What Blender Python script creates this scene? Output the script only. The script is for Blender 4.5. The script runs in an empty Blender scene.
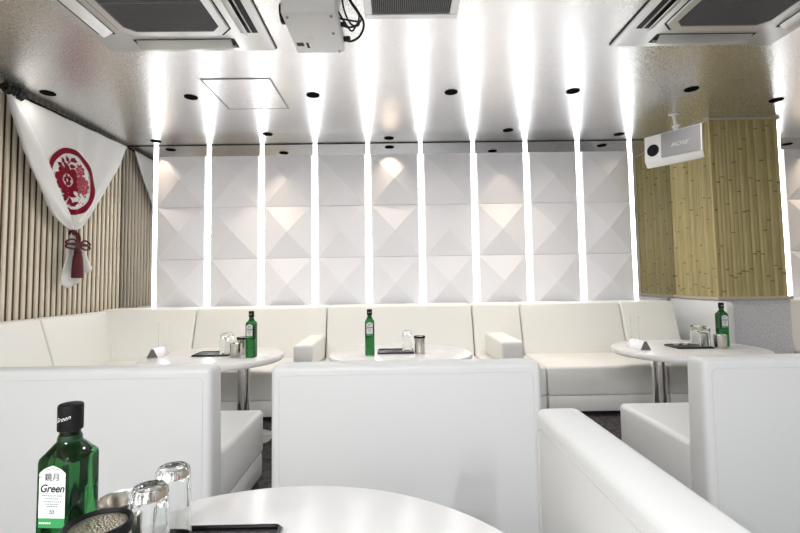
import bpy, bmesh, math, random
from mathutils import Vector, Matrix
random.seed(7)
PI = math.pi
S = bpy.context.scene
C = S.collection

# ------------------------------------------------------------------ materials
def new_mat(name):
    m = bpy.data.materials.new(name); m.use_nodes = True
    nt = m.node_tree
    return m, nt, nt.nodes['Principled BSDF']

def simple(name, col, rough=.5, metal=0., trans=0., ior=1.45, spec=.5, coat=0.):
    m, nt, b = new_mat(name)
    b.inputs['Base Color'].default_value = (*col, 1)
    b.inputs['Roughness'].default_value = rough
    b.inputs['Metallic'].default_value = metal
    b.inputs['Transmission Weight'].default_value = trans
    b.inputs['IOR'].default_value = ior
    b.inputs['Specular IOR Level'].default_value = spec
    b.inputs['Coat Weight'].default_value = coat
    return m

def add_bump(m, scale, strength, dist=.01, detail=4, kind='noise', stretch=None):
    nt = m.node_tree; b = nt.nodes['Principled BSDF']
    tc = nt.nodes.new('ShaderNodeTexCoord')
    src = tc.outputs['Object']
    if stretch:
        mp = nt.nodes.new('ShaderNodeMapping'); mp.inputs['Scale'].default_value = stretch
        nt.links.new(src, mp.inputs['Vector']); src = mp.outputs['Vector']
    if kind == 'noise':
        n = nt.nodes.new('ShaderNodeTexNoise'); n.inputs['Detail'].default_value = detail
        out = n.outputs['Fac']
    else:
        n = nt.nodes.new('ShaderNodeTexVoronoi'); out = n.outputs['Distance']
    n.inputs['Scale'].default_value = scale
    nt.links.new(src, n.inputs['Vector'])
    bp = nt.nodes.new('ShaderNodeBump'); bp.inputs['Strength'].default_value = strength
    bp.inputs['Distance'].default_value = dist
    nt.links.new(out, bp.inputs['Height']); nt.links.new(bp.outputs['Normal'], b.inputs['Normal'])
    return m

def noise_color(m, c1, c2, scale, detail=4, stretch=None, lo=.35, hi=.65):
    nt = m.node_tree; b = nt.nodes['Principled BSDF']
    tc = nt.nodes.new('ShaderNodeTexCoord'); src = tc.outputs['Object']
    if stretch:
        mp = nt.nodes.new('ShaderNodeMapping'); mp.inputs['Scale'].default_value = stretch
        nt.links.new(src, mp.inputs['Vector']); src = mp.outputs['Vector']
    n = nt.nodes.new('ShaderNodeTexNoise'); n.inputs['Scale'].default_value = scale
    n.inputs['Detail'].default_value = detail
    nt.links.new(src, n.inputs['Vector'])
    r = nt.nodes.new('ShaderNodeValToRGB')
    r.color_ramp.elements[0].position = lo; r.color_ramp.elements[0].color = (*c1, 1)
    r.color_ramp.elements[1].position = hi; r.color_ramp.elements[1].color = (*c2, 1)
    nt.links.new(n.outputs['Fac'], r.inputs['Fac']); nt.links.new(r.outputs['Color'], b.inputs['Base Color'])
    return m

def emit(name, col, strength):
    m, nt, b = new_mat(name)
    b.inputs['Base Color'].default_value = (.8, .8, .8, 1)
    b.inputs['Emission Color'].default_value = (*col, 1)
    b.inputs['Emission Strength'].default_value = strength
    return m

M = {}
M['leather'] = add_bump(simple('white_leatherette', (.76, .76, .755), .42), 260, .12, .002)
M['leather_warmlit'] = add_bump(simple('warm_lit_leatherette', (.82, .81, .77), .42), 260, .12, .002)  # white leatherette with the warm light on the benches put into its colour
M['piping'] = simple('piping_leatherette', (.72, .71, .69), .45)
M['plinth'] = simple('black_plinth', (.012, .012, .013), .6)
M['table'] = simple('white_table_laminate', (.82, .80, .79), .22, spec=.5)
M['chrome'] = simple('chrome', (.78, .77, .76), .10, 1)
M['steel'] = simple('brushed_steel', (.58, .55, .51), .25, 1)
M['mesh_steel'] = add_bump(simple('dimpled_steel', (.55, .51, .41), .32, 1), 300, .8, .003, kind='voronoi')
M['black'] = simple('black_plastic', (.006, .006, .0065), .5, spec=.25)
M['tray'] = simple('black_tray_lacquer', (.006, .006, .007), .35)
M['mirror'] = simple('mirror_glass', (.60, .60, .60), .015, 1)
M['panel'] = add_bump(simple('white_wall_panel', (.84, .84, .88), .55), 180, .06, .002)
M['strip'] = emit('light_strip_white', (.93, .96, 1.0), 4.9)
M['slat'] = noise_color(simple('pale_slat_wood', (.7, .62, .5), .55), (.70, .62, .48), (.80, .73, .60), 6, stretch=(8, 8, .6))
M['slatgap'] = simple('brown_slat_backing', (.085, .048, .028), .8)
M['cloth'] = add_bump(simple('white_cotton', (.72, .715, .70), .85, spec=.1), 420, .15, .002)
M['red'] = simple('crimson_print', (.19, .008, .022), .8, spec=.1)
M['redpale'] = simple('pale_crimson_print', (.36, .07, .085), .8, spec=.1)
M['redcord'] = add_bump(simple('dark_red_cord', (.075, .006, .012), .7), 300, .5, .003)
M['cord'] = simple('black_cord', (.010, .009, .009), .7)
M['acrylic'] = simple('clear_acrylic', (1, 1, 1), .02, 0, 1.0, 1.2)
M['glass'] = simple('clear_glass', (.97, .98, .98), .01, 0, 1.0, 1.45)
M['bottle'] = simple('green_glass', (.032, .21, .055), .03, 0, 1.0, 1.36)
M['liquid'] = simple('bottle_neck_foil', (.006, .03, .010), .3)
M['label'] = simple('bottle_label_paper', (.78, .80, .78), .6)
M['labelgreen'] = simple('label_green_print', (.03, .26, .08), .6)
M['ink'] = simple('label_black_print', (.01, .012, .010), .6)
M['white_print'] = simple('white_print', (.75, .75, .73), .5)
M['aluminium'] = simple('satin_aluminium', (.74, .74, .75), .35, .8)
M['aluminium_end'] = simple('grey_end_cap', (.16, .155, .15), .5)
M['white_plastic'] = simple('white_plastic', (.84, .84, .83), .38)
M['grey_plastic'] = add_bump(simple('grey_speaker_cloth', (.34, .345, .36), .75), 600, .4, .002)
M['ac_plastic'] = simple('air_conditioner_plastic', (.72, .72, .71), .30, .45)
M['ac_dark'] = simple('air_conditioner_dark', (.012, .012, .012), .6)
M['baffle'] = simple('black_baffle', (.003, .003, .003), .9, spec=.05)
M['frame_grey'] = simple('grey_hatch_frame', (.36, .36, .36), .6)
M['filter'] = simple('dark_filter', (.03, .03, .033), .7)
M['grid'] = simple('grille_grey', (.19, .19, .195), .5)
M['stone'] = add_bump(noise_color(simple('grey_stone', (.4, .4, .4), .55), (.58, .58, .60), (.74, .74, .76), 70, 5), 90, .12, .003)
M['ledge'] = simple('pale_wood_ledge', (.52, .46, .36), .5)
M['bam_a'] = noise_color(simple('bamboo_pale', (.5, .45, .25), .5), (.44, .36, .16), (.53, .445, .21), 5, stretch=(10, 10, .8))
M['bam_b'] = noise_color(simple('bamboo_mid', (.45, .4, .2), .5), (.38, .31, .13), (.46, .39, .18), 5, stretch=(10, 10, .8))
M['bam_c'] = noise_color(simple('bamboo_dark', (.4, .35, .17), .5), (.32, .26, .10), (.40, .335, .145), 5, stretch=(10, 10, .8))
M['bam_n'] = simple('bamboo_node', (.17, .12, .055), .6)
M['wall'] = simple('off_white_wall', (.80, .80, .80), .7)
M['carpet'] = add_bump(noise_color(simple('dark_carpet', (.1, .1, .1), .95, spec=.1), (.055, .050, .053), (.12, .11, .112), 28, 6), 300, .6, .006)

def ceiling_material():
    m, nt, b = new_mat('silver_foil_ceiling')
    L = nt.links.new
    tc = nt.nodes.new('ShaderNodeTexCoord')
    b.inputs['Metallic'].default_value = .92
    b.inputs['Base Color'].default_value = (.76, .75, .738, 1)
    n = nt.nodes.new('ShaderNodeTexNoise'); n.inputs['Scale'].default_value = 160; n.inputs['Detail'].default_value = 3
    n.inputs['Roughness'].default_value = .7
    L(tc.outputs['Object'], n.inputs['Vector'])
    mr = nt.nodes.new('ShaderNodeMapRange')
    mr.inputs['From Min'].default_value = .3; mr.inputs['From Max'].default_value = .7
    mr.inputs['To Min'].default_value = .14; mr.inputs['To Max'].default_value = .40
    L(n.outputs['Fac'], mr.inputs['Value']); L(mr.outputs['Result'], b.inputs['Roughness'])
    # fine foil wrinkles
    n2 = nt.nodes.new('ShaderNodeTexNoise'); n2.inputs['Scale'].default_value = 34; n2.inputs['Detail'].default_value = 9; n2.inputs['Roughness'].default_value = .68
    L(tc.outputs['Object'], n2.inputs['Vector'])
    mp = nt.nodes.new('ShaderNodeMapping'); mp.inputs['Scale'].default_value = (1.6, 26, 1); mp.inputs['Rotation'].default_value = (0, 0, -.75)
    L(tc.outputs['Object'], mp.inputs['Vector'])
    n3 = nt.nodes.new('ShaderNodeTexNoise'); n3.inputs['Scale'].default_value = 1.3; n3.inputs['Detail'].default_value = 5
    L(mp.outputs['Vector'], n3.inputs['Vector'])
    r3 = nt.nodes.new('ShaderNodeValToRGB')
    r3.color_ramp.elements[0].position = .68; r3.color_ramp.elements[1].position = .73
    L(n3.outputs['Fac'], r3.inputs['Fac'])
    mx = nt.nodes.new('ShaderNodeMath'); mx.operation = 'MULTIPLY_ADD'; mx.inputs[1].default_value = .6
    L(r3.outputs['Color'], mx.inputs[0]); L(n2.outputs['Fac'], mx.inputs[2])
    bp = nt.nodes.new('ShaderNodeBump'); bp.inputs['Strength'].default_value = .22; bp.inputs['Distance'].default_value = .006
    L(mx.outputs['Value'], bp.inputs['Height']); L(bp.outputs['Normal'], b.inputs['Normal'])
    return m
M['ceiling'] = ceiling_material()

# ------------------------------------------------------------------ mesh helpers
def merge(bm, tmp, mi=0):
    for f in tmp.faces: f.material_index = mi
    me = bpy.data.meshes.new('tmp'); tmp.to_mesh(me); tmp.free()
    n0 = len(bm.faces)
    bm.from_mesh(me); bpy.data.meshes.remove(me)
    if mi:
        bm.faces.ensure_lookup_table()
        for f in bm.faces[n0:]: f.material_index = mi

def obj(name, bm, mat, parent=None, smooth=True, angle=35):
    me = bpy.data.meshes.new(name)
    bmesh.ops.recalc_face_normals(bm, faces=bm.faces)
    bm.to_mesh(me); bm.free()
    mats = mat if isinstance(mat, (list, tuple)) else [mat]
    for m in mats: me.materials.append(M[m])
    if smooth:
        for p in me.polygons: p.use_smooth = True
        try: me.set_sharp_from_angle(angle=math.radians(angle))
        except Exception: pass
    o = bpy.data.objects.new(name, me); C.objects.link(o)
    if parent: o.parent = parent
    return o

def box(bm, x0, x1, y0, y1, z0, z1, r=0., seg=2, mi=0, mat=None):
    t = bmesh.new()
    bmesh.ops.create_cube(t, size=1)
    for v in t.verts:
        v.co = Vector((x0 + (v.co.x + .5) * (x1 - x0), y0 + (v.co.y + .5) * (y1 - y0), z0 + (v.co.z + .5) * (z1 - z0)))
    if r > 0:
        bmesh.ops.bevel(t, geom=list(t.edges), offset=r, segments=seg, profile=.5, affect='EDGES')
    if mat is not None: bmesh.ops.transform(t, matrix=mat, verts=t.verts)
    merge(bm, t, mi)

def prism(bm, prof, a0, a1, f, r=0., seg=2, mi=0):
    """profile (u,v) extruded from a0 to a1; f(u,v,a)->xyz"""
    t = bmesh.new()
    A = [t.verts.new(f(u, v, a0)) for u, v in prof]
    B = [t.verts.new(f(u, v, a1)) for u, v in prof]
    n = len(prof)
    t.faces.new(A[::-1]); t.faces.new(B)
    for i in range(n): t.faces.new((A[i], A[(i + 1) % n], B[(i + 1) % n], B[i]))
    bmesh.ops.recalc_face_normals(t, faces=t.faces)
    if r > 0: bmesh.ops.bevel(t, geom=list(t.edges), offset=r, segments=seg, profile=.5, affect='EDGES')
    merge(bm, t, mi)

def lathe(bm, prof, cx=0, cy=0, n=32, sx=1., sy=1., mi=0, close=True):
    """prof list of (r,z); r=0 ends are capped by a point"""
    t = bmesh.new(); rings = []
    for r, z in prof:
        if r <= 1e-6: rings.append([t.verts.new((cx, cy, z))])
        else: rings.append([t.verts.new((cx + sx * r * math.cos(2 * PI * i / n), cy + sy * r * math.sin(2 * PI * i / n), z)) for i in range(n)])
    for a, b in zip(rings, rings[1:]):
        if len(a) == 1 and len(b) == 1: continue
        if len(a) == 1:
            for i in range(n): t.faces.new((a[0], b[i], b[(i + 1) % n]))
        elif len(b) == 1:
            for i in range(n): t.faces.new((a[(i + 1) % n], a[i], b[0]))
        else:
            for i in range(n): t.faces.new((a[i], b[i], b[(i + 1) % n], a[(i + 1) % n]))
    merge(bm, t, mi)

def tube(bm, pts, r, n=8, closed=False, mi=0):
    t = bmesh.new(); pts = [Vector(p) for p in pts]; rings = []; N = len(pts)
    prev = None
    for i, p in enumerate(pts):
        if closed: d = pts[(i + 1) % N] - pts[i - 1]
        else: d = pts[min(i + 1, N - 1)] - pts[max(i - 1, 0)]
        d.normalize()
        if prev is None:
            up = Vector((0, 0, 1)) if abs(d.z) < .9 else Vector((1, 0, 0))
            a = d.cross(up).normalized()
        else:
            a = (prev - d * prev.dot(d)).normalized()
        prev = a; b = d.cross(a)
        rr = r[i] if isinstance(r, (list, tuple)) else r
        rings.append([t.verts.new(p + (a * math.cos(2 * PI * k / n) + b * math.sin(2 * PI * k / n)) * rr) for k in range(n)])
    M_ = N if closed else N - 1
    for i in range(M_):
        A, B = rings[i], rings[(i + 1) % N]
        for k in range(n): t.faces.new((A[k], A[(k + 1) % n], B[(k + 1) % n], B[k]))
    if not closed:
        t.faces.new(rings[0][::-1]); t.faces.new(rings[-1])
    merge(bm, t, mi)

def smooth_path(P, k=6, closed=False):
    P = [Vector(p) for p in P]; out = []; n = len(P)
    rng = range(n if closed else n - 1)
    for i in rng:
        if closed: p0, p1, p2, p3 = P[i - 1], P[i], P[(i + 1) % n], P[(i + 2) % n]
        else: p0, p1, p2, p3 = P[max(i - 1, 0)], P[i], P[i + 1], P[min(i + 2, n - 1)]
        for j in range(k):
            t = j / k
            out.append(.5 * ((2 * p1) + (p2 - p0) * t + (2 * p0 - 5 * p1 + 4 * p2 - p3) * t * t + (3 * p1 - p0 - 3 * p2 + p3) * t ** 3))
    if not closed: out.append(P[-1])
    return out

def poly(bm, pts, mi=0):
    vs = [bm.verts.new(p) for p in pts]
    f = bm.faces.new(vs); f.material_index = mi
    return f

def tag(o, label, cat, group=None):
    o['label'] = label; o['category'] = cat
    if group: o['group'] = group
    return o

def thing(name, label, cat, loc=(0, 0, 0), rz=0., group=None):
    o = bpy.data.objects.new(name, None); C.objects.link(o)
    o.location = loc; o.rotation_euler = (0, 0, rz); o.empty_display_size = .1
    return tag(o, label, cat, group)

def struct(name, bm, mat, parent=None, smooth=False):
    o = obj(name, bm, mat, parent, smooth)
    if parent is None: o['kind'] = 'structure'
    return o

def dup(root, loc, rz=0., label=None, group=None):
    r = root.copy(); C.objects.link(r); r.location = loc; r.rotation_euler = (0, 0, rz)
    if label: r['label'] = label
    if group: r['group'] = group
    for ch in list(root.children):
        c = ch.copy(); C.objects.link(c); c.parent = r
        for g in list(ch.children):
            d = g.copy(); C.objects.link(d); d.parent = c
    return r

def text_mesh(name, body, size, mat, parent, matrix, shear=0., extrude=.0002, sx=1., bold=0.):
    cu = bpy.data.curves.new(name, 'FONT'); cu.body = body; cu.size = size; cu.shear = shear
    cu.extrude = extrude; cu.align_x = 'CENTER'; cu.align_y = 'CENTER'; cu.offset = bold
    t = bpy.data.objects.new(name + '_src', cu); C.objects.link(t)
    bpy.context.view_layer.update()
    me = bpy.data.meshes.new_from_object(t.evaluated_get(bpy.context.evaluated_depsgraph_get()))
    bpy.data.objects.remove(t); bpy.data.curves.remove(cu)
    me.name = name
    me.transform(matrix @ Matrix.Diagonal((sx, 1, 1, 1)))
    me.materials.clear(); me.materials.append(M[mat])
    o = bpy.data.objects.new(name, me); C.objects.link(o); o.parent = parent
    return o

ORD = ['first', 'second', 'third', 'fourth', 'fifth', 'sixth', 'seventh', 'eighth', 'ninth', 'tenth']

# ------------------------------------------------------------------ room shell
PX0_ = 2.745
XL, XR, YB, YF, H = -2.70, 5.2, 4.42, -2.6, 2.38
bm = bmesh.new(); box(bm, XL - .1, XR + .1, YF - .1, YB + .1, -.1, 0); struct('floor', bm, 'carpet')
bm = bmesh.new(); box(bm, XL - .1, XR + .1, YF - .1, YB + .1, H, H + .1); struct('ceiling', bm, 'ceiling')
bm = bmesh.new(); box(bm, XL - .1, XR + .1, YB, YB + .1, 0, H); struct('wall_back', bm, 'mirror')
bm = bmesh.new(); box(bm, XL + .002, PX0_ - .03, YB - .006, YB - .0005, H - .008, H - .0005); struct('trim_1', bm, 'plinth')
bm = bmesh.new(); box(bm, XR, XR + .1, YF, YB, 0, H); struct('wall_right', bm, 'wall')
bm = bmesh.new(); box(bm, XL, XR, YF - .1, YF, 0, H); struct('wall_front', bm, 'wall')
# left wall: backing with half-round vertical slats
bm = bmesh.new(); box(bm, XL - .1, XL, YF, YB, 0, H)
y = YF + .03
while y < YB - .03:
    pr = [(-.0165 + .033 * i / 8, .002 + .012 * math.sqrt(max(0, 1 - ((i - 4) / 4.0) ** 2)) ** .8) for i in range(9)]
    pr = [(-.0165, 0)] + pr + [(.0165, 0)]
    prism(bm, pr, 0.0, H, lambda u, v, a, yy=y: (XL + v, yy + u, a), mi=1)
    y += .058
struct('wall_left', bm, ['slatgap', 'slat'], smooth=True)

# ------------------------------------------------------------------ wall panels and light strips
PITCH, X0S = .524, -2.358
def panel_bm(w, h):
    b = bmesh.new()
    e = .006
    base = [(-w/2, 0, -h/2), (w/2, 0, -h/2), (w/2, 0, h/2), (-w/2, 0, h/2)]
    fr = [(x - math.copysign(.010, x), -.014, z) for x, _, z in base]  # chamfer added on the side edges to catch strip light and widen the glow
    bv = [b.verts.new(p) for p in base]; fv = [b.verts.new(p) for p in fr]
    ap = b.verts.new((0, -.076, 0))
    b.faces.new(bv)
    for i in range(4):
        b.faces.new((bv[i], bv[(i+1) % 4], fv[(i+1) % 4], fv[i]))
        b.faces.new((fv[i], fv[(i+1) % 4], ap))
    return b
PW, PH = PITCH - .046, .506
panel_mesh = None
ROWN = ['bottom', 'middle', 'top']
def wall_panel(x, row, label, group):
    global panel_mesh
    z = 2.256 - PH/2 - (2 - row) * .509
    if panel_mesh is None:
        o = obj('wall_panel', panel_bm(PW, PH), 'panel', smooth=False); panel_mesh = o.data
    else:
        o = bpy.data.objects.new('wall_panel', panel_mesh); C.objects.link(o)
    o.location = (x, YB - .012, z)
    tag(o, label, 'wall panel', group)
for c in range(9):
    for r in range(3):
        wall_panel(X0S + PITCH * (c + .5), r, f'white pyramid wall panel in the {ROWN[r]} row, {ORD[c]} column from the slatted wall', 'white pyramid wall panels')
for c in range(2):
    for r in range(3):
        wall_panel(3.86 + PITCH * (c + .5), r, f'white pyramid panel right of the bamboo pillar, {ROWN[r]} row, {ORD[c]} column from the pillar', 'white pyramid wall panels')
strip_mesh = None
def strip(x, label):
    global strip_mesh
    if strip_mesh is None:
        b = bmesh.new(); box(b, -.0165, .0165, -.014, -.002, .72, H - .003, .002, 1)
        o = obj('light_strip', b, 'strip'); strip_mesh = o.data
    else:
        o = bpy.data.objects.new('light_strip', strip_mesh); C.objects.link(o)
    o.location = (x, YB, 0)
    tag(o, label, 'light', 'vertical light strips between the wall panels')
for k in range(10):
    strip(X0S + PITCH * k, f'glowing white vertical light strip, {ORD[k]} from the slatted wall' if k < 9 else 'glowing white vertical light strip at the panels\' right end, beside the pillar\'s mirrored face')
strip(3.86, 'glowing white vertical light strip to the right of the bamboo pillar')

# ------------------------------------------------------------------ pillar
PX0, PX1, PY0, PY1 = 2.745, 3.35, 3.82, YB - .002
pil = thing('pillar', 'square pillar clad in yellowish bamboo above a grey stone base', 'pillar', (0, 0, 0))
bm = bmesh.new(); box(bm, PX0 + .012, PX1 - .012, PY0 + .012, PY1, .80, H - .001); 
def culms(bm, a0, a1, f):
    n = int(round((a1 - a0) / .036)); w = (a1 - a0) / n
    for i in range(n):
        mi = random.choice([1, 1, 2, 2, 3])
        c = a0 + w * (i + .5)
        pr = [(c - w/2 + w * j / 6, .011 * math.sqrt(max(0, 1 - ((j - 3) / 3.15) ** 2))) for j in range(7)]
        pr = [(c - w/2, -.012)] + pr + [(c + w/2, -.012)]
        prism(bm, pr, .80, H - .001, lambda u, v, a: f(u, v, a), mi=mi)
        z = .85 + random.random() * .35
        while z < H - .05:
            ww = w * .5
            pr2 = [(c - ww, .004), (c - ww * .5, .0125), (c + ww * .5, .0125), (c + ww, .004)]
            zz = z
            prism(bm, pr2, zz, zz + .007 + random.random() * .005, lambda u, v, a: f(u, v, a), mi=4)
            z += .36 + random.random() * .45
culms(bm, PX0 + .004, PX1 - .004, lambda u, v, a: (u, PY0 + .012 - v, a))
culms(bm, PY0 + .004, PY1, lambda u, v, a: (PX0 + .012 - v, u, a))
culms(bm, PY0 + .004, PY1, lambda u, v, a: (PX1 - .012 + v, u, a))
obj('bamboo_cladding', bm, ['slatgap', 'bam_a', 'bam_b', 'bam_c', 'bam_n'], pil)
bm = bmesh.new(); box(bm, PX0 - .004, PX1 + .004, PY0 - .004, PY1, 0, .795, .004, 1); obj('stone_base', bm, 'stone', pil)
bm = bmesh.new(); box(bm, PX0 - .022, PX1 + .022, PY0 - .022, PY1, .795, .822, .004, 1); obj('ledge', bm, 'ledge', pil)
bm = bmesh.new(); box(bm, PX0 - .012, PX1 + .012, PY0 - .012, PY1, H - .022, H - .001, .003, 1); obj('top_moulding', bm, 'ledge', pil)
bm = bmesh.new(); box(bm, PX0 - .009, PX0 + .006, PY0 - .009, PY0 + .006, .822, H - .022, .002, 1); obj('corner_bead', bm, 'bam_a', pil)

# ------------------------------------------------------------------ seating
def sofa_parts(root, L, prof_back, sy0, sy1, sz0, sz1, by0, by1, bz0, mat, back_len=None, rb=.018, piping=False):
    """local: x along the length from 0 to L, y forward from the rear, z up"""
    b0, b1 = (0, L) if back_len is None else back_len
    bm = bmesh.new(); prism(bm, prof_back, b0, b1, lambda u, v, a: (a, u, v), rb, 4); obj('backrest', bm, mat, root)
    bm = bmesh.new(); box(bm, .0, L, sy0, sy1, sz0, sz1, .024, 4); obj('seat', bm, mat, root)
    bm = bmesh.new(); box(bm, .004, L - .004, by0, by1, bz0, sz0 + .004, .008, 2); obj('base', bm, mat, root)
    bm = bmesh.new(); box(bm, .03, L - .03, by0 + .02, by1 - .05, 0, bz0 + .004); obj('plinth', bm, 'plinth', root)

def lounge_sofa(label, loc, rz, L, zt=.69):
    r = thing('lounge_sofa', label, 'sofa', loc, rz, 'low white sofas standing in the room')
    prof = [(0, .03), (.115, .03), (.115, .30), (.105, zt), (0, zt)]
    sofa_parts(r, L, prof, .10, .67, .136, .352, .06, .655, .03, 'leather', rb=.022)
    bm = bmesh.new(); e = .032
    zz = zt - .036
    pts = [(e, -.0005, .06), (e, -.0005, zz - .02), (e + .006, -.0005, zz - .006), (e + .02, -.0005, zz), (L - e - .02, -.0005, zz), (L - e - .006, -.0005, zz - .006), (L - e, -.0005, zz - .02), (L - e, -.0005, .06)]
    tube(bm, pts, .0013, 6); obj('seam', bm, 'piping', r)
    return r
SY = 1.70
lounge_sofa('low white sofa seen from behind, by the left edge behind the green bottle', (-1.71, SY, 0), 0, 1.02)
lounge_sofa('low white sofa seen square from behind in the middle, in front of the centre table', (-.472, SY, 0), 0, 1.012)
lounge_sofa('low white sofa seen from behind at the right, its seat towards the right table', (1.146, SY, 0), 0, 1.03)
lounge_sofa('nearest white sofa at lower right, its long rounded backrest running away from the viewer', (.313, 1.056, 0), -PI/2, 1.02, .706)

BP = [(0, .04), (.40, .04), (.425, .36), (.305, .786), (0, .786)]
WR = 4.30   # rear plane of the wall benches
def bench(label, x0, x1, arm=None, back_len=None):
    r = thing('bench_sofa', label, 'sofa', (x1, WR, 0), PI, 'white bench sofas along the walls')
    L = x1 - x0
    sofa_parts(r, L, BP, .385, 1.0, .145, .362, .10, .99, .035, 'leather_warmlit', back_len, .02)
    if arm:
        bm = bmesh.new(); box(bm, x1 - arm[1], x1 - arm[0], (.30), .985, .362, .545, .020, 4); obj('armrest', bm, 'leather_warmlit', r)
    return r
G = .004
bench('white wall bench section left of the centre one, ending in an armrest', -1.757 + G, -.612 - G, arm=(-.757, -.615))
bench('white centre wall bench section directly behind the centre table', -.612 + G, .666 - G)
bench('narrow white wall bench section with an armrest, right of the centre one', .666 + G, 1.09 - G, arm=(.765, .930))
bench('wide white wall bench section between the narrow armrest section and the right table', 1.09 + G, 1.98 - G)
bench('white wall bench section in the corner by the bamboo pillar, behind the right table', 1.98 + G, 2.66, back_len=(.20, .68 - G))
bench('cream-lit white wall bench section glimpsed at the right edge beyond the pillar', 3.42, 4.9)
# left: corner section and run along the slatted wall
r = thing('bench_sofa', 'white corner bench section where the slatted wall meets the panelled wall', 'sofa', (-2.655, 3.26 + G, 0), 0, 'white bench sofas along the walls')
d = WR - 3.26 - G; xe = 2.655 - 1.757 - G
LP = [(0, .04), (.25, .04), (.25, .35), (.115, .770), (0, .770)]
bm = bmesh.new()
prism(bm, LP, 0, d - .06, lambda u, v, a: (u, a, v), .02, 4)
prism(bm, BP, .06, xe, lambda u, v, a: (a, d - u, v), .02, 4)
obj('backrest', bm, 'leather_warmlit', r)
bm = bmesh.new(); box(bm, .22, .883, 0, d - .40, .145, .362, .024, 4); box(bm, .22, xe, d - 1.0, d - .385, .145, .3615, .024, 4); obj('seat', bm, 'leather_warmlit', r)
bm = bmesh.new(); box(bm, .1, .875, .004, d - .1, .035, .149, .008); box(bm, .1, xe - .004, d - .99, d - .1, .035, .1485, .008); obj('base', bm, 'leather_warmlit', r)
bm = bmesh.new(); box(bm, .13, .83, .03, d - .12, 0, .039); box(bm, .13, xe - .03, d - .93, d - .12, 0, .0385); obj('plinth', bm, 'plinth', r)
r = thing('bench_sofa', 'white bench section along the slatted wall at the left edge', 'sofa', (-2.655, 3.26 - G, 0), -PI/2, 'white bench sofas along the walls')
sofa_parts(r, 1.5, LP, .22, .91, .145, .362, .1, .89, .035, 'leather_warmlit', None, .02)
# padded end board on the pillar's left side
bm = bmesh.new()
pr = [(3.64, 0.02), (3.64, .74), (3.646, .765), (3.66, .782), (3.685, .79), (WR + .09, .79), (WR + .09, .02)]
prism(bm, pr, 2.675, 2.735, lambda u, v, a: (a, u, v), .006, 2)
tag(obj('padded_end_board', bm, 'leather'), 'white padded board with a rounded top corner on the pillar\'s lower left side', 'board')

# ------------------------------------------------------------------ tables
def table(label, cx, cy, a, b):
    r = thing('lounge_table', label, 'table', (cx, cy, 0), 0, 'white oval lounge tables')
    bm = bmesh.new()
    prof = [(0, .495), (.94, .495), (.985, .499), (.997, .507), (1, .515), (.997, .526), (.988, .533), (.975, .535), (0, .535)]
    lathe(bm, prof, 0, 0, 96, a, b); obj('tabletop', bm, 'table', r)
    for s in (-1, 1):
        bm = bmesh.new(); lathe(bm, [(0, .02), (.040, .02), (.040, .48), (.07, .485), (.07, .495), (0, .495)], s * .197, 0, 32); 
        obj('leg', bm, 'chrome', r)
        bm = bmesh.new(); lathe(bm, [(0, 0), (.183, 0), (.193, .004), (.191, .010), (.16, .018), (.05, .026), (0, .026)], s * .197, 0, 48)
        obj('foot_plate', bm, 'chrome', r)
    return r
TZ = .5355
table('white oval table on chrome legs in front of the corner bench at the left', -1.195, 2.975, .445, .42)
table('white oval table in the middle, half hidden by the centre sofa back', .022, 2.955, .462, .42)
table('white oval table at the right near the bamboo pillar', 1.897, 2.955, .462, .42)
table('nearest white table, large at the bottom edge with the big green bottle', -.21, .572, .50, .50)

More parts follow.
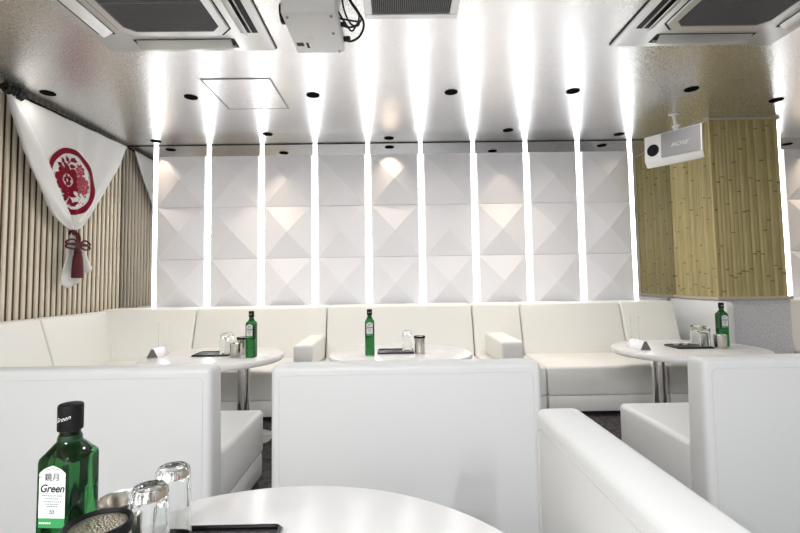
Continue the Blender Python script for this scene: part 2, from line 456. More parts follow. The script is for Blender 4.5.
# ------------------------------------------------------------------ bottle
def rsq(a, ch, z, n=6):
    """square of half side a with rounded corners of radius ch, 4*(n+1) points"""
    P = []
    for q in range(4):
        cx = (a - ch) * (1 if q in (0, 3) else -1); cy = (a - ch) * (1 if q in (0, 1) else -1)
        for i in range(n + 1):
            t = q * PI/2 + PI/2 * i / n
            P.append((cx + ch * math.cos(t), cy + ch * math.sin(t), z))
    return P
BH = .28
def make_bottle(label):
    r = thing('liquor_bottle', label, 'bottle', (0, 0, 0), 0, 'square green liquor bottles on the tables')
    bm = bmesh.new(); secs = []
    A = .0298
    for a, ch, z in [(A - .006, .008, 0), (A - .001, .011, .002), (A, .012, .008), (A, .012, .204), (A - .001, .0125, .209), (A - .005, .015, .215), (.019, .0165, .224), (.0150, .0148, .229), (.0138, .0137, .234), (.0128, .0127, .247)]:
        secs.append([bm.verts.new(p) for p in rsq(a, ch, z)])
    n = len(secs[0])
    for s, t in zip(secs, secs[1:]):
        for i in range(n): bm.faces.new((s[i], s[(i+1) % n], t[(i+1) % n], t[i]))
    bm.faces.new(secs[0][::-1]); bm.faces.new(secs[-1])
    body = obj('glass_body', bm, 'bottle', r)
    bm = bmesh.new(); lathe(bm, [(.0142, .229), (.0160, .229), (.0158, .2325), (.0146, .236), (.0142, .236)], n=28)
    obj('neck_band', bm, 'liquid', r)
    bm = bmesh.new(); lathe(bm, [(.0138, .243), (.0162, .243), (.0166, .245), (.0166, .276), (.0158, .279), (.0140, BH), (0, BH)], n=32)
    cap = obj('cap', bm, 'black', r)
    # front label on the -y face: white sheet with a mountain-shaped top and a green foot
    yl = -A - .0006; DZ = .034
    bm = bmesh.new()
    W2 = .0195
    top = [(-W2, .158), (-.018, .1595), (-.013, .1635), (-.006, .1665), (0, .1685), (.006, .1665), (.013, .1635), (.018, .1595), (W2, .158)]
    pts = [(-W2, .098), (W2, .098)] + top[::-1]
    prism(bm, pts, yl, yl + .0004, lambda u, v, a: (u, a, v + DZ))
    lab = obj('front_label', bm, 'label', r, smooth=False)
    bm = bmesh.new(); prism(bm, [(-W2, .085), (W2, .085), (W2, .098), (-W2, .098)], yl, yl + .0004, lambda u, v, a: (u, a, v + DZ))
    obj('label_band', bm, 'labelgreen', lab, smooth=False)
    MR = Matrix.Rotation(PI/2, 4, 'X')
    T = lambda x, z: Matrix.Translation((x, yl - .0003, z + DZ)) @ MR
    text_mesh('label_text', '鏡月', .0115, 'ink', lab, T(0, .1525), bold=0)
    text_mesh('label_text', 'Green', .0148, 'ink', lab, T(0, .1375), shear=.25, sx=.95, bold=.0003)
    text_mesh('label_text', '20', .008, 'ink', lab, T(0, .106), shear=.1)
    for x0, x1, z0, z1 in [(-.0195, -.013, .1520, .1526), (.013, .0195, .1520, .1526), (-.019, .019, .1305, .1310)]:
        bm = bmesh.new(); prism(bm, [(x0, z0), (x1, z0), (x1, z1), (x0, z1)], yl - .0004, yl - .0001, lambda u, v, a: (u, a, v + DZ))
        obj('rule_line', bm, 'ink', lab, smooth=False)
    bm = bmesh.new()
    for z, w in [(.1275, .015), (.1235, .010), (.1195, .013), (.1165, .009), (.113, .007)]:
        x = -w
        while x < w:
            dx = random.uniform(.0012, .003)
            prism(bm, [(x, z), (x + dx, z), (x + dx, z + .0011), (x, z + .0011)], yl - .0004, yl - .0001, lambda u, v, a: (u, a, v + DZ)); x += dx + .0008
    obj('fine_print', bm, 'ink', lab, smooth=False)
    bm = bmesh.new()
    for s in (-1, 0, 1):
        pk = [(s * .007 - .006, .1615), (s * .007, .1645 + (.0015 if s == 0 else 0)), (s * .007 + .006, .1615), (s * .007, .1637 + (.0015 if s == 0 else 0))]
        prism(bm, pk, yl - .0004, yl - .0001, lambda u, v, a: (u, a, v + DZ))
    obj('mountain_print', bm, 'ink', lab, smooth=False)
    bm = bmesh.new()
    for k in range(6): prism(bm, [(-.018 + k * .003, .0905), (-.0158 + k * .003, .0905), (-.0158 + k * .003, .0925), (-.018 + k * .003, .0925)], yl - .0004, yl - .0001, lambda u, v, a: (u, a, v + DZ))
    obj('band_print', bm, 'white_print', lab, smooth=False)
    # back label on the opposite face
    bm = bmesh.new(); prism(bm, [(-W2, .10), (W2, .115), (W2, .185), (-W2, .185)], A + .0002, A + .0006, lambda u, v, a: (u, a, v)); obj('back_label', bm, 'label', r, smooth=False)
    # name on the cap
    cur = bpy.data.curves.new('capt', 'FONT'); cur.body = 'Green'; cur.size = .0088; cur.shear = .3; cur.align_x = 'CENTER'; cur.align_y = 'CENTER'
    t = bpy.data.objects.new('capt', cur); C.objects.link(t); bpy.context.view_layer.update()
    me = bpy.data.meshes.new_from_object(t.evaluated_get(bpy.context.evaluated_depsgraph_get())); bpy.data.objects.remove(t); bpy.data.curves.remove(cur)
    b2 = bmesh.new(); b2.from_mesh(me); bpy.data.meshes.remove(me)
    bmesh.ops.subdivide_edges(b2, edges=[e for e in b2.edges if e.calc_length() > .003], cuts=2)
    for v in b2.verts:
        th = v.co.x / .0169; v.co = Vector((.0169 * math.sin(th), -.0169 * math.cos(th), .261 + v.co.y + v.co.x * .25))
    o = obj('cap_text', b2, 'white_print', cap, smooth=False)
    return r
bt = make_bottle('large square green bottle with a white label on the nearest table')
bt.scale = (1, 1, 1.03); bt.location = (-.492, .694, TZ); bt.rotation_euler = (0, 0, math.radians(-4))
dup(bt, (-.918, 2.875, TZ), math.radians(-6), 'square green bottle on the left table')
dup(bt, (-.172, 2.885, TZ), math.radians(3), 'square green bottle on the centre table')
dup(bt, (2.159, 2.99, TZ), math.radians(-2), 'square green bottle on the right table by the pillar')

# ------------------------------------------------------------------ tumblers, pails, trays
def make_tumbler(label):
    b = bmesh.new()
    # upside-down ribbed tumbler: mouth down, thick base on top
    lathe(b, [(.0310, 0), (.0315, .002), (.0305, .06), (.0290, .120), (.0275, .129), (.024, .1325), (.018, .131), (0, .129), (0, .115), (.021, .1135), (.026, .107), (.0285, .06), (.0298, .001), (.0310, 0)], n=72)
    bmesh.ops.remove_doubles(b, verts=b.verts, dist=.0004)
    for v in b.verts:
        q = max(0, min(1, (v.co.z - .06) / .05)); a = math.atan2(v.co.y, v.co.x); k = 1 - .05 * q * abs(math.sin(a * 6))
        v.co.x *= k; v.co.y *= k
    o = obj('tumbler', b, 'glass'); tag(o, label, 'glass', 'upturned glasses on the trays')
    return o
tm = None
def tumbler(x, y, label, z=TZ + .0125):
    global tm
    if tm is None: tm = make_tumbler(label); o = tm
    else:
        o = tm.copy(); C.objects.link(o); o['label'] = label
    o.location = (x, y, z)
def make_pail(label, r, h):
    t = thing('ice_pail', label, 'pail', (0, 0, 0), 0, 'steel pails with black rims')
    bm = bmesh.new(); lathe(bm, [(0, .001), (r * .88, .001), (r * .90, .004), (r * .96, h - .012), (r * .93, h - .012), (r * .87, .008), (0, .008)], n=40); obj('body', bm, 'steel', t)
    bm = bmesh.new(); lathe(bm, [(r * .90, h - .016), (r, h - .016), (r * 1.02, h - .008), (r, h - .001), (r * .93, h), (r * .85, h - .004), (r * .86, h - .014)], n=40); obj('rim', bm, 'black', t)
    bm = bmesh.new(); lathe(bm, [(r * .88, h - .006), (r * .6, h - .003), (0, h - .002)], n=40); obj('lid', bm, 'mesh_steel', t)
    return t
pail = make_pail('round steel pail with a black rim beside the big bottle on the nearest table', .043, .132)
pail.location = (-.4255, .660, TZ)
def pail_copy(x, y, label, s=1.):
    o = dup(pail, (x, y, TZ), 0, label); o.scale = (s, s, s)
pail_copy(.146, 2.915, 'round steel pail with a black rim on the centre table', .84)
pail_copy(-1.018, 3.005, 'steel pail with a black rim on the left table, behind the steel cup', .84)
pail_copy(2.092, 3.07, 'steel pail with a black rim behind the glasses on the right table', .84)
cupb = bmesh.new(); lathe(cupb, [(0, 0), (.033, 0), (.035, .003), (.037, .080), (.0385, .084), (.0365, .085), (.0345, .081), (.032, .006), (0, .006)], n=40)
cup = obj('steel_cup', cupb, 'steel'); tag(cup, 'plain steel cup behind the black-rimmed pail on the nearest table', 'cup', 'plain steel cups'); cup.location = (-.4986, .832, TZ)
for x, y, l in ((-1.022, 2.895, 'plain steel cup beside the bottle on the left table'), (2.088, 2.915, 'plain steel cup in front of the bottle on the right table')):
    o = cup.copy(); C.objects.link(o); o.location = (x, y, TZ); o['label'] = l
def tray_mesh(w, d):
    b = bmesh.new()
    box(b, -w/2, w/2, -d/2, d/2, 0, .006, .0025, 2)
    loop = []
    rr = .012
    for q, (sx, sy) in enumerate(((1, 1), (-1, 1), (-1, -1), (1, -1))):
        for i in range(5):
            t = q * PI/2 + PI/2 * i / 4
            loop.append((sx * (w/2 - rr - .003) + rr * math.cos(t), sy * (d/2 - rr - .003) + rr * math.sin(t), .0075))
    tube(b, loop, .0035, 8, closed=True)
    return b
tr = obj('serving_tray', tray_mesh(.235, .168), 'tray'); tag(tr, 'black rectangular tray under the glasses on the nearest table', 'tray', 'black serving trays'); tr.location = (-.338, .798, TZ)
for x, y, rz, l in ((-1.202, 3.005, .0, 'black rectangular tray on the left table'), (-.008, 2.985, 0, 'black rectangular tray between bottle and pail on the centre table'), (1.925, 2.985, 0, 'black rectangular tray on the right table')):
    o = tr.copy(); C.objects.link(o); o.location = (x, y, TZ); o.rotation_euler = (0, 0, rz); o['label'] = l
TG = TZ + .007
tumbler(-.404, .752, 'upturned glass nearest the black-rimmed pail, front one of the nearest table\'s pair', TG)
tumbler(-.404, .830, 'upturned glass at the back of the nearest table\'s tray', TG)
tumbler(-1.120, 2.965, 'upturned glass in front on the left table\'s tray', TG)
tumbler(-1.118, 3.045, 'upturned glass behind another on the left table\'s tray', TG)
tumbler(.066, 2.965, 'upturned glass beside the pail on the centre table', TG)
tumbler(2.005, 3.03, 'upturned glass at the back of the right table\'s tray', TG)
tumbler(2.008, 2.945, 'upturned glass at the front of the right table\'s tray', TG)
# two little white dishes on the right tray
db = bmesh.new(); lathe(db, [(0, 0), (.012, 0), (.020, .012), (.0215, .016), (.019, .0155), (.011, .004), (0, .004)], n=24)
dish = obj('small_dish', db, 'white_plastic'); tag(dish, 'little white dish at the left on the right table\'s tray', 'dish', 'little white dishes'); dish.location = (1.865, 3.02, TG)
o = dish.copy(); C.objects.link(o); o.location = (1.925, 3.025, TG); o['label'] = 'little white dish in the middle of the right table\'s tray'
# triangular silver stands and clear acrylic holders
def stand(x, y, rz, label):
    t = thing('table_stand', label, 'stand', (x, y, TZ), rz, 'triangular silver table stands')
    bm = bmesh.new(); prism(bm, [(-.037, 0), (.037, 0), (.009, .056), (-.009, .056)], 0, .15, lambda u, v, a: (u, a, v), .003, 2); obj('body', bm, 'aluminium', t)
    bm = bmesh.new(); prism(bm, [(-.0345, .002), (.0345, .002), (.008, .054), (-.008, .054)], -.0015, .004, lambda u, v, a: (u, a, v)); obj('end_cap', bm, 'aluminium_end', t, smooth=False)
    return t
stand(-1.555, 2.905, .04, 'silver triangular stand with a grey end on the left table')
stand(1.585, 2.885, .10, 'silver triangular stand with a grey end on the right table')
def holder(x, y, label):
    t = thing('card_holder', label, 'card holder', (x, y, TZ), 0, 'clear acrylic card holders')
    bm = bmesh.new(); box(bm, -.030, .030, -.022, .022, 0, .006, .001, 1); obj('foot', bm, 'acrylic', t)
    bm = bmesh.new(); box(bm, -.028, .028, -.004, .004, .0062, .205, .001, 1); obj('sleeve', bm, 'acrylic', t)
holder(-1.60, 3.12, 'tall clear acrylic card holder behind the silver stand on the left table')
holder(1.635, 3.10, 'tall clear acrylic card holder behind the silver stand on the right table')

# ------------------------------------------------------------------ noren cloth on the slatted wall
NX = -2.615
LE = [(2.986, 2.325), (3.028, 2.2), (3.077, 2.09), (3.16, 1.905), (3.278, 1.72), (3.442, 1.53), (3.61, 1.44)]
RE = [(4.355, 2.352), (4.231, 2.13), (4.082, 1.93), (3.933, 1.72), (3.803, 1.56), (3.714, 1.475), (3.645, 1.44)]
def curve2(P, t):
    Q = smooth_path([(0, a, b) for a, b in P], 8); f = t * (len(Q) - 1); i = min(int(f), len(Q) - 2); f -= i
    p = Q[i].lerp(Q[i + 1], f); return p.y, p.z
KY, KZ = 3.625, 1.44
def depth(y, z):
    d = math.hypot(y - KY, z - KZ)
    ang = math.atan2(y - KY, z - KZ)
    k = max(0., 1 - d / .62)
    base = .018 * math.sin(min(1, max(0, (2.33 - z) / .9)) * PI * .8)
    fold = .014 * math.sin(ang * 13) * k * min(1, d / .08) + .004 * math.sin(ang * 21 + 1) * min(1, d / .3)
    return NX + base + fold
nor = thing('noren_curtain', 'white cloth with red flower crest, gathered by a red cord on the slatted wall', 'curtain', (0, 0, 0))
bm = bmesh.new(); NU, NV = 40, 40; g = []
for j in range(NV + 1):
    v = j / NV; ly, lz = curve2(LE, v); ry, rz = curve2(RE, v); row = []
    for i in range(NU + 1):
        u = i / NU; yy = ly + (ry - ly) * u; zz = lz + (rz - lz) * u - .02 * math.sin(u * PI) * math.sin(v * PI) * 0
        row.append(bm.verts.new((depth(yy, zz), yy, zz)))
    g.append(row)
for j in range(NV):
    for i in range(NU): bm.faces.new((g[j][i], g[j][i+1], g[j+1][i+1], g[j+1][i]))
bmesh.ops.recalc_face_normals(bm, faces=bm.faces)
cl = obj('cloth', bm, 'cloth', nor)
md = cl.modifiers.new('thickness', 'SOLIDIFY'); md.thickness = .003; md.offset = -1
# rolled fold along the left edge
bm = bmesh.new()
IE = [(3.005, 2.31), (3.133, 2.2), (3.252, 2.06), (3.365, 1.905), (3.468, 1.74), (3.572, 1.575), (3.63, 1.455)]
g = []
for j in range(33):
    v = j / 32; ly, lz = curve2(LE, v); ry, rz = curve2(IE, v); row = []
    for i in range(9):
        u = i / 8; yy = ly + (ry - ly) * u; zz = lz + (rz - lz) * u
        row.append(bm.verts.new((depth(yy, zz) + .006 + .020 * math.sin(PI * min(1, u * .92 + .04)) ** .7, yy, zz)))
    g.append(row)
for j in range(32):
    for i in range(8): bm.faces.new((g[j][i], g[j][i+1], g[j+1][i+1], g[j+1][i]))
fo = obj('edge_fold', bm, 'cloth', nor)
md = fo.modifiers.new('thickness', 'SOLIDIFY'); md.thickness = .003; md.offset = -1
# tail below the knot
bm = bmesh.new(); g = []
TL = [(3.6, 1.435), (3.585, 1.37), (3.55, 1.24), (3.51, 1.16), (3.48, 1.105)]
TR = [(3.66, 1.435), (3.69, 1.37), (3.755, 1.28), (3.795, 1.2), (3.83, 1.15)]
for j in range(17):
    v = j / 16; ly, lz = curve2(TL, v); ry, rz = curve2(TR, v); row = []
    for i in range(25):
        u = i / 24; yy = ly + (ry - ly) * u
        dip = (-.15 * max(0, 1 - abs(u - .40) / .38) + .04 * math.sin(u * 19)) * v ** 2
        zz = lz + (rz - lz) * u + dip
        row.append(bm.verts.new((NX + .022 + (.006 + .022 * v) * math.sin(u * 20 + 1), yy, zz)))
    g.append(row)
for j in range(16):
    for i in range(24): bm.faces.new((g[j][i], g[j][i+1], g[j+1][i+1], g[j+1][i]))
tl = obj('gathered_tail', bm, 'cloth', nor)
md = tl.modifiers.new('thickness', 'SOLIDIFY'); md.thickness = .003; md.offset = -1
# crest: printed ring with peony sprays, laid on the cloth surface
EY, EZ, ER = 3.605, 1.838, .262
EYS = 1.0
def on_cloth(u, v, off=.0075):
    yy = EY + u * EYS; zz = EZ + v
    return (depth(yy, zz) + off, yy, zz)
def patch(bm, pts, mi=0):
    """filled outline (local u,v), triangulated finely and laid on the cloth"""
    t = bmesh.new(); vs = [t.verts.new((u, v, 0)) for u, v in pts]
    t.faces.new(vs); bmesh.ops.triangulate(t, faces=t.faces)
    for _ in range(2):
        es = [e for e in t.edges if e.calc_length() > .035]
        if es: bmesh.ops.subdivide_edges(t, edges=es, cuts=1); bmesh.ops.triangulate(t, faces=t.faces)
    for v in t.verts: v.co = Vector(on_cloth(v.co.x, v.co.y))
    merge(bm, t, mi)
bm = bmesh.new(); n = 96; r0, r1 = ER * .835, ER; rows = []
for i in range(n):
    a = 2 * PI * i / n
    rows.append([bm.verts.new(on_cloth(math.cos(a) * (r0 + (r1 - r0) * k / 3), math.sin(a) * (r0 + (r1 - r0) * k / 3) * 1.02)) for k in range(4)])
for i in range(n):
    A, B = rows[i], rows[(i + 1) % n]
    for k in range(3): bm.faces.new((A[k], A[k+1], B[k+1], B[k]))
crest = obj('crest_ring', bm, 'red', nor)
def petal(cx, cy, ang, ln, wd, notch=.0):
    P = []
    for i in range(13):
        t = i / 12 * 2 - 1
        P.append((ln * (1 - abs(t) ** 2.4) ** .6 * (1 - notch * math.exp(-(t * 4) ** 2)), wd * t))
    P = [(p[0], p[1]) for p in P]
    return [(cx + x * math.cos(ang) - y_ * math.sin(ang), cy + x * math.sin(ang) + y_ * math.cos(ang)) for x, y_ in P]
def leaf(cx, cy, ang, ln, wd):
    P = [(0, 0), (ln * .25, -wd), (ln * .6, -wd * .8), (ln, 0), (ln * .6, wd * .8), (ln * .25, wd)]
    return [(cx + x * math.cos(ang) - y_ * math.sin(ang), cy + x * math.sin(ang) + y_ * math.cos(ang)) for x, y_ in P]
def flower(bm, cx, cy, R, k=8, a0=0.):
    for i in range(k):
        a = a0 + 2 * PI * i / k
        patch(bm, petal(cx + R * .44 * math.cos(a), cy + R * .38 * math.sin(a), a, R * .56, R * .30, .25))
    for i in range(5):
        a = a0 + .4 + 2 * PI * i / 5
        patch(bm, petal(cx + R * .10 * math.cos(a), cy + R * .10 * math.sin(a), a, R * .30, R * .17, .2))
def stem_line(bm, P, w):
    for (x0, y0), (x1, y1) in zip(P, P[1:]):
        dx, dy = x1 - x0, y1 - y0; L_ = math.hypot(dx, dy); nx, ny = -dy / L_ * w, dx / L_ * w
        patch(bm, [(x0 + nx, y0 + ny), (x0 - nx, y0 - ny), (x1 - nx, y1 - ny), (x1 + nx, y1 + ny)])
bm = bmesh.new()
flower(bm, -.055, .0, .135, 9, .2)
stem_line(bm, [(-.062, .09), (-.05, .13), (-.02, .165)], .005)
stem_line(bm, [(-.05, -.08), (-.035, -.13), (-.02, -.19)], .006)
for (x, y_, a, l, w) in [(-.02, .16, .7, .06, .018), (-.04, .15, 2.2, .055, .018), (-.055, .115, 2.9, .06, .018), (-.03, .12, .1, .06, .017), (0, .17, .1, .05, .015), (-.10, .125, 2.0, .05, .02), (-.12, .10, 2.8, .05, .018),
                       (-.04, -.11, 3.5, .075, .02), (-.035, -.13, 5.4, .075, .02), (-.03, -.15, 4.1, .06, .018), (-.02, -.17, 5.8, .06, .018), (-.03, -.10, -.3, .07, .02), (.01, -.18, .4, .06, .015), (-.07, -.12, 4.4, .06, .018)]:
    patch(bm, leaf(x, y_, a, l, w))
obj('crest_peony', bm, 'red', nor, smooth=False)
bm = bmesh.new()
flower(bm, .115, -.01, .088, 9, 0)
obj('crest_pale_peony', bm, 'redpale', nor, smooth=False)
bm = bmesh.new(); flower(bm, .085, .11, .06, 7, .5)
obj('crest_pale_bud', bm, 'redpale', nor, smooth=False)
bm = bmesh.new()
for i in range(70):
    a = random.uniform(-1.3, 1.3); rr = random.uniform(.06, .205)
    x, y_ = .02 + rr * math.cos(a) * .92, rr * math.sin(a)
    if math.hypot(x, y_) > .205: continue
    patch(bm, leaf(x, y_, random.uniform(0, 6.28), random.uniform(.014, .028), .006))
obj('crest_pale_leaves', bm, 'redpale', nor, smooth=False)
# red cord, bow and tassel
bx = NX + .055
bm = bmesh.new()
lathe(bm, [(.0, -.02), (.030, -.02), (.036, 0), (.030, .02), (0, .02)], n=20)
for v in bm.verts: v.co = Vector((v.co.x * .8 + NX + .022, v.co.y + KY + .004, v.co.z + 1.43))
obj('cord_wrap', bm, 'redcord', nor)
bm = bmesh.new()
tube(bm, smooth_path([(bx, 3.635, 1.43), (bx + .01, 3.645, 1.38), (bx + .01, 3.635, 1.325)], 6), .009, 8)
tube(bm, smooth_path([(bx, 3.610, 1.43), (bx + .01, 3.617, 1.38), (bx + .01, 3.630, 1.325)], 6), .008, 8)
cords = obj('bow_cord', bm, 'redcord', nor)
for s in (-1, 1):
    for dz in (.018, -.012):
        bm = bmesh.new()
        tube(bm, smooth_path([(bx + .012, 3.635, 1.325), (bx + .015, 3.635 + s * .06, 1.35 + dz), (bx + .008, 3.635 + s * .125, 1.335 + dz), (bx + .008, 3.635 + s * .13, 1.315 + dz), (bx + .015, 3.635 + s * .06, 1.308 + dz)], 6, True), .0075, 8, True)
        obj('bow_loop', bm, 'redcord', nor)
bm = bmesh.new()
lathe(bm, [(0, .0), (.020, -.004), (.034, -.03), (.040, -.045), (.036, -.055), (.046, -.075), (.054, -.16), (.056, -.245), (.045, -.248), (0, -.243)], n=26)
for i, v in enumerate(bm.verts):
    a = math.atan2(v.co.y, v.co.x); k = 1 + .07 * math.sin(a * 13)
    v.co = Vector((v.co.x * k * .7 + bx + .02, v.co.y * k * .8 + 3.615, v.co.z + 1.31))
obj('tassel', bm, 'redcord', nor)
# twisted black rope and knot it hangs from
rope = thing('hanging_rope', 'twisted black rope along the top of the slatted wall, knotted at its left end', 'rope', (0, 0, 0))
bm = bmesh.new(); pA = Vector((NX - .022, 2.985, 2.350)); pB = Vector((NX - .03, 4.405, 2.362)); K = 220
for ph in (0, PI):
    tube(bm, [pA.lerp(pB, i / K) + Vector((math.cos(i * .62 + ph), 0, math.sin(i * .62 + ph))) * .0048 for i in range(K + 1)], .0056, 7)
obj('twisted_strand', bm, 'cord', rope)
bm = bmesh.new()
for k in range(15):
    c0 = Vector((NX + .018 + random.uniform(-.01, .01), 2.955 + .011 * k, 2.335 + random.uniform(-.012, .012)))
    rr = random.uniform(.018, .030); ax = random.uniform(0, PI)
    tube(bm, smooth_path([c0 + Vector((math.cos(t) * rr * .7, math.sin(ax) * math.sin(t) * rr * .7, math.sin(t) * rr)) for t in [2 * PI * q / 8 for q in range(8)]], 4, True), .010, 7, True)
obj('knot', bm, 'cord', rope)

# ------------------------------------------------------------------ ceiling fittings
def cassette(label, cx, cy):
    t = thing('ceiling_air_conditioner', label, 'air conditioner', (cx, cy, H), 0, 'ceiling air conditioners')
    hw = .478
    bm = bmesh.new(); box(bm, -hw, hw, -hw, hw, -.022, -.0005, .008, 2)
    obj('panel', bm, 'ac_plastic', t)
    bm = bmesh.new(); box(bm, -hw - .004, hw + .004, -hw - .004, hw + .004, -.007, -.0004); obj('shadow_gap', bm, 'ac_dark', t, smooth=False)
    # central grille: chamfered frame, dark filter and fine grid
    bm = bmesh.new(); f = .292; q = .06
    oc = [(f, -f + q), (f, f - q), (f - q, f), (-f + q, f), (-f, f - q), (-f, -f + q), (-f + q, -f), (f - q, -f)]
    i_ = .248; qi = .045
    ic = [(i_, -i_ + qi), (i_, i_ - qi), (i_ - qi, i_), (-i_ + qi, i_), (-i_, i_ - qi), (-i_, -i_ + qi), (-i_ + qi, -i_), (i_ - qi, -i_)]
    for k in range(8):
        a, b = oc[k], oc[(k+1) % 8]; c, d = ic[k], ic[(k+1) % 8]
        z0, z1 = -.022, -.032
        A = [(a[0], a[1], z0), (b[0], b[1], z0), (b[0]*.985, b[1]*.985, z1), (a[0]*.985, a[1]*.985, z1)]
        poly(bm, A); poly(bm, [A[3], A[2], (d[0], d[1], z1), (c[0], c[1], z1)]); poly(bm, [(c[0], c[1], z1), (d[0], d[1], z1), (d[0], d[1], -.024), (c[0], c[1], -.024)])
    bmesh.ops.remove_doubles(bm, verts=bm.verts, dist=.0005)
    fr = obj('grille_frame', bm, 'ac_plastic', t, smooth=False)
    bm = bmesh.new(); poly(bm, [(x, y_, -.0235) for x, y_ in ic]); obj('filter', bm, 'filter', fr, smooth=False)
    bm = bmesh.new(); k = -.24
    while k <= .2401:
        lim = .247 if abs(k) < .20 else .247 - (abs(k) - .20)
        box(bm, k - .0011, k + .0011, -lim, lim, -.030, -.0265); box(bm, -lim, lim, k - .0011, k + .0011, -.0300, -.0266)
        k += .010
    box(bm, -.247, .247, -.003, .003, -.0315, -.026)
    obj('grid', bm, 'grid', fr, smooth=False)
    bm = bmesh.new()
    for k in range(8):
        a, b = [(x * 1.03, y_ * 1.03) for x, y_ in (oc[k], oc[(k+1) % 8])]; a2, b2 = oc[k], oc[(k+1) % 8]
        poly(bm, [(a[0], a[1], -.0224), (b[0], b[1], -.0224), (b2[0], b2[1], -.0224), (a2[0], a2[1], -.0224)])
    obj('frame_gap', bm, 'ac_dark', fr, smooth=False)
    # four outlet slots with open louvres
    for s in range(4):
        Rm = Matrix.Rotation(s * PI/2, 4, 'Z')
        bm = bmesh.new(); box(bm, -.28, .28, .338, .432, -.0235, -.0215, mat=Rm); obj('outlet_slot', bm, 'ac_dark', t, smooth=False)
        bm = bmesh.new()
        ml = Rm @ Matrix.Translation((0, .342, -.022)) @ Matrix.Rotation(math.radians(-30), 4, 'X')
        box(bm, -.262, .262, 0, .056, -.006, -.001, .002, 2, mat=ml)
        ob = obj('louvre', bm, 'ac_plastic', t)
        bm = bmesh.new(); box(bm, -.27, .27, .398, .403, -.034, -.0235, .001, 1, mat=Rm); obj('vane', bm, 'ac_plastic', t)
    return t
cassette('square ceiling air conditioner above the left table with a dark central grille', -1.16, 2.095)
cassette('square ceiling air conditioner at upper right near the pillar', 1.762, 2.09)
t = thing('ceiling_vent', 'small square ceiling vent with a striped grille, right of the white projector', 'vent', (.097, 2.035, H))
bm = bmesh.new()
for (a, b, c, d) in ((-.238, .238, .198, .238), (-.238, .238, -.238, -.198), (-.238, -.198, -.198, .198), (.198, .238, -.198, .198)): box(bm, a, b, c, d, -.016, -.0005, .003, 1)
obj('frame', bm, 'ac_plastic', t)
bm = bmesh.new(); box(bm, -.198, .198, -.198, .198, -.004, -.0008); obj('backing', bm, 'filter', t, smooth=False)
bm = bmesh.new(); k = -.192
while k < .195: box(bm, k - .0022, k + .0022, -.197, .197, -.013, -.006); k += .0095
obj('slat', bm, 'grid', t, smooth=False)
# access hatch
t = thing('ceiling_hatch', 'square access hatch with a thin frame in the silver ceiling', 'hatch', (-1.065, 3.235, H))
bm = bmesh.new(); box(bm, -.226, .226, -.255, .255, -.003, -.0005); obj('door', bm, 'ceiling', t, smooth=False)
bm = bmesh.new()
for (a, b, c, d) in ((-.238, .238, .257, .266), (-.238, .238, -.266, -.257), (-.238, -.229, -.257, .257), (.229, .238, -.257, .257)): box(bm, a, b, c, d, -.005, -.0005, .001, 1)
obj('frame', bm, 'frame_grey', t)
bm = bmesh.new(); box(bm, .01, .03, .246, .254, -.0055, -.003); obj('catch', bm, 'ac_dark', t, smooth=False)

def downlight_proto(label):
    t = thing('downlight', label, 'light', (0, 0, 0), 0, 'black recessed downlights')
    bm = bmesh.new(); lathe(bm, [(.030, -.0015), (.040, -.0055), (.0475, -.0045), (.049, -.0005)], n=32); obj('trim_ring', bm, 'baffle', t)
    bm = bmesh.new(); lathe(bm, [(.041, -.0035), (.02, -.0015), (0, -.001)], n=32); obj('baffle', bm, 'baffle', t)
    return t
DL = None
def downlight(x, y, label, power=0, col=(1, .78, .55), spread=70, size=.05):
    global DL
    if DL is None: DL = downlight_proto(label); o = DL; o.location = (x, y, H)
    else:
        o = DL.copy(); C.objects.link(o); o.location = (x, y, H); o['label'] = label
        for ch in DL.children:
            if ch.type == 'MESH': c = ch.copy(); C.objects.link(c); c.parent = o
    if power:
        l = bpy.data.lights.new('lamp', 'AREA'); l.shape = 'DISK'; l.size = size; l.energy = power; l.color = col; l.spread = math.radians(spread)
        lo = bpy.data.objects.new('lamp', l); C.objects.link(lo); lo.parent = o; lo.location = (0, 0, -.008)
WARM = (1, .80, .58)
for k, (x, y) in enumerate([(-2.289, 4.278), (-1.172, 4.114), (-.047, 4.274), (1.058, 4.084), (2.168, 4.239)]):
    downlight(x, y, f'black downlight in the row close to the panels, {ORD[k]} from the slatted wall', [.35, .8, .38, .8, .05][k], WARM, 75, .015)
for k, (x, y) in enumerate([(-2.468, 3.166), (-1.494, 3.263), (-.592, 3.253), (.425, 3.227), (1.327, 3.234), (2.2, 3.222), (3.02, 3.445)]):
    downlight(x, y, f'black downlight in the row farther from the panels, {ORD[k]} from the slatted wall', [.3, 2.8, 2.8, 2.8, 3.4, 1.2, 0][k], (1, .96, .91), 160, .06)
downlight(4.15, 4.2, 'black downlight added out of view close to the panels beyond the bamboo pillar', 1.2, WARM, 90, .02)  # added lamp, unseen, to warm the panels in the alcove
downlight(4.3, 3.2, 'black downlight added out of view over the bench beyond the pillar', 3, (1, .9, .75), 150, .06)  # added lamp, unseen, to brighten the alcove bench
NB = 0
for yy in (-.9, -1.6, -2.2):  # lamps added out of view behind the camera to fill the sofa backs
    for xx in (-2.0, -.7, .7, 2.2, 3.8):
        downlight(xx, yy, 'black downlight in the ceiling on the viewer\'s side of the air conditioners', 10.5 if xx < 2 else 2.0, (.95, .98, 1.0), 170, .08); NB += 1

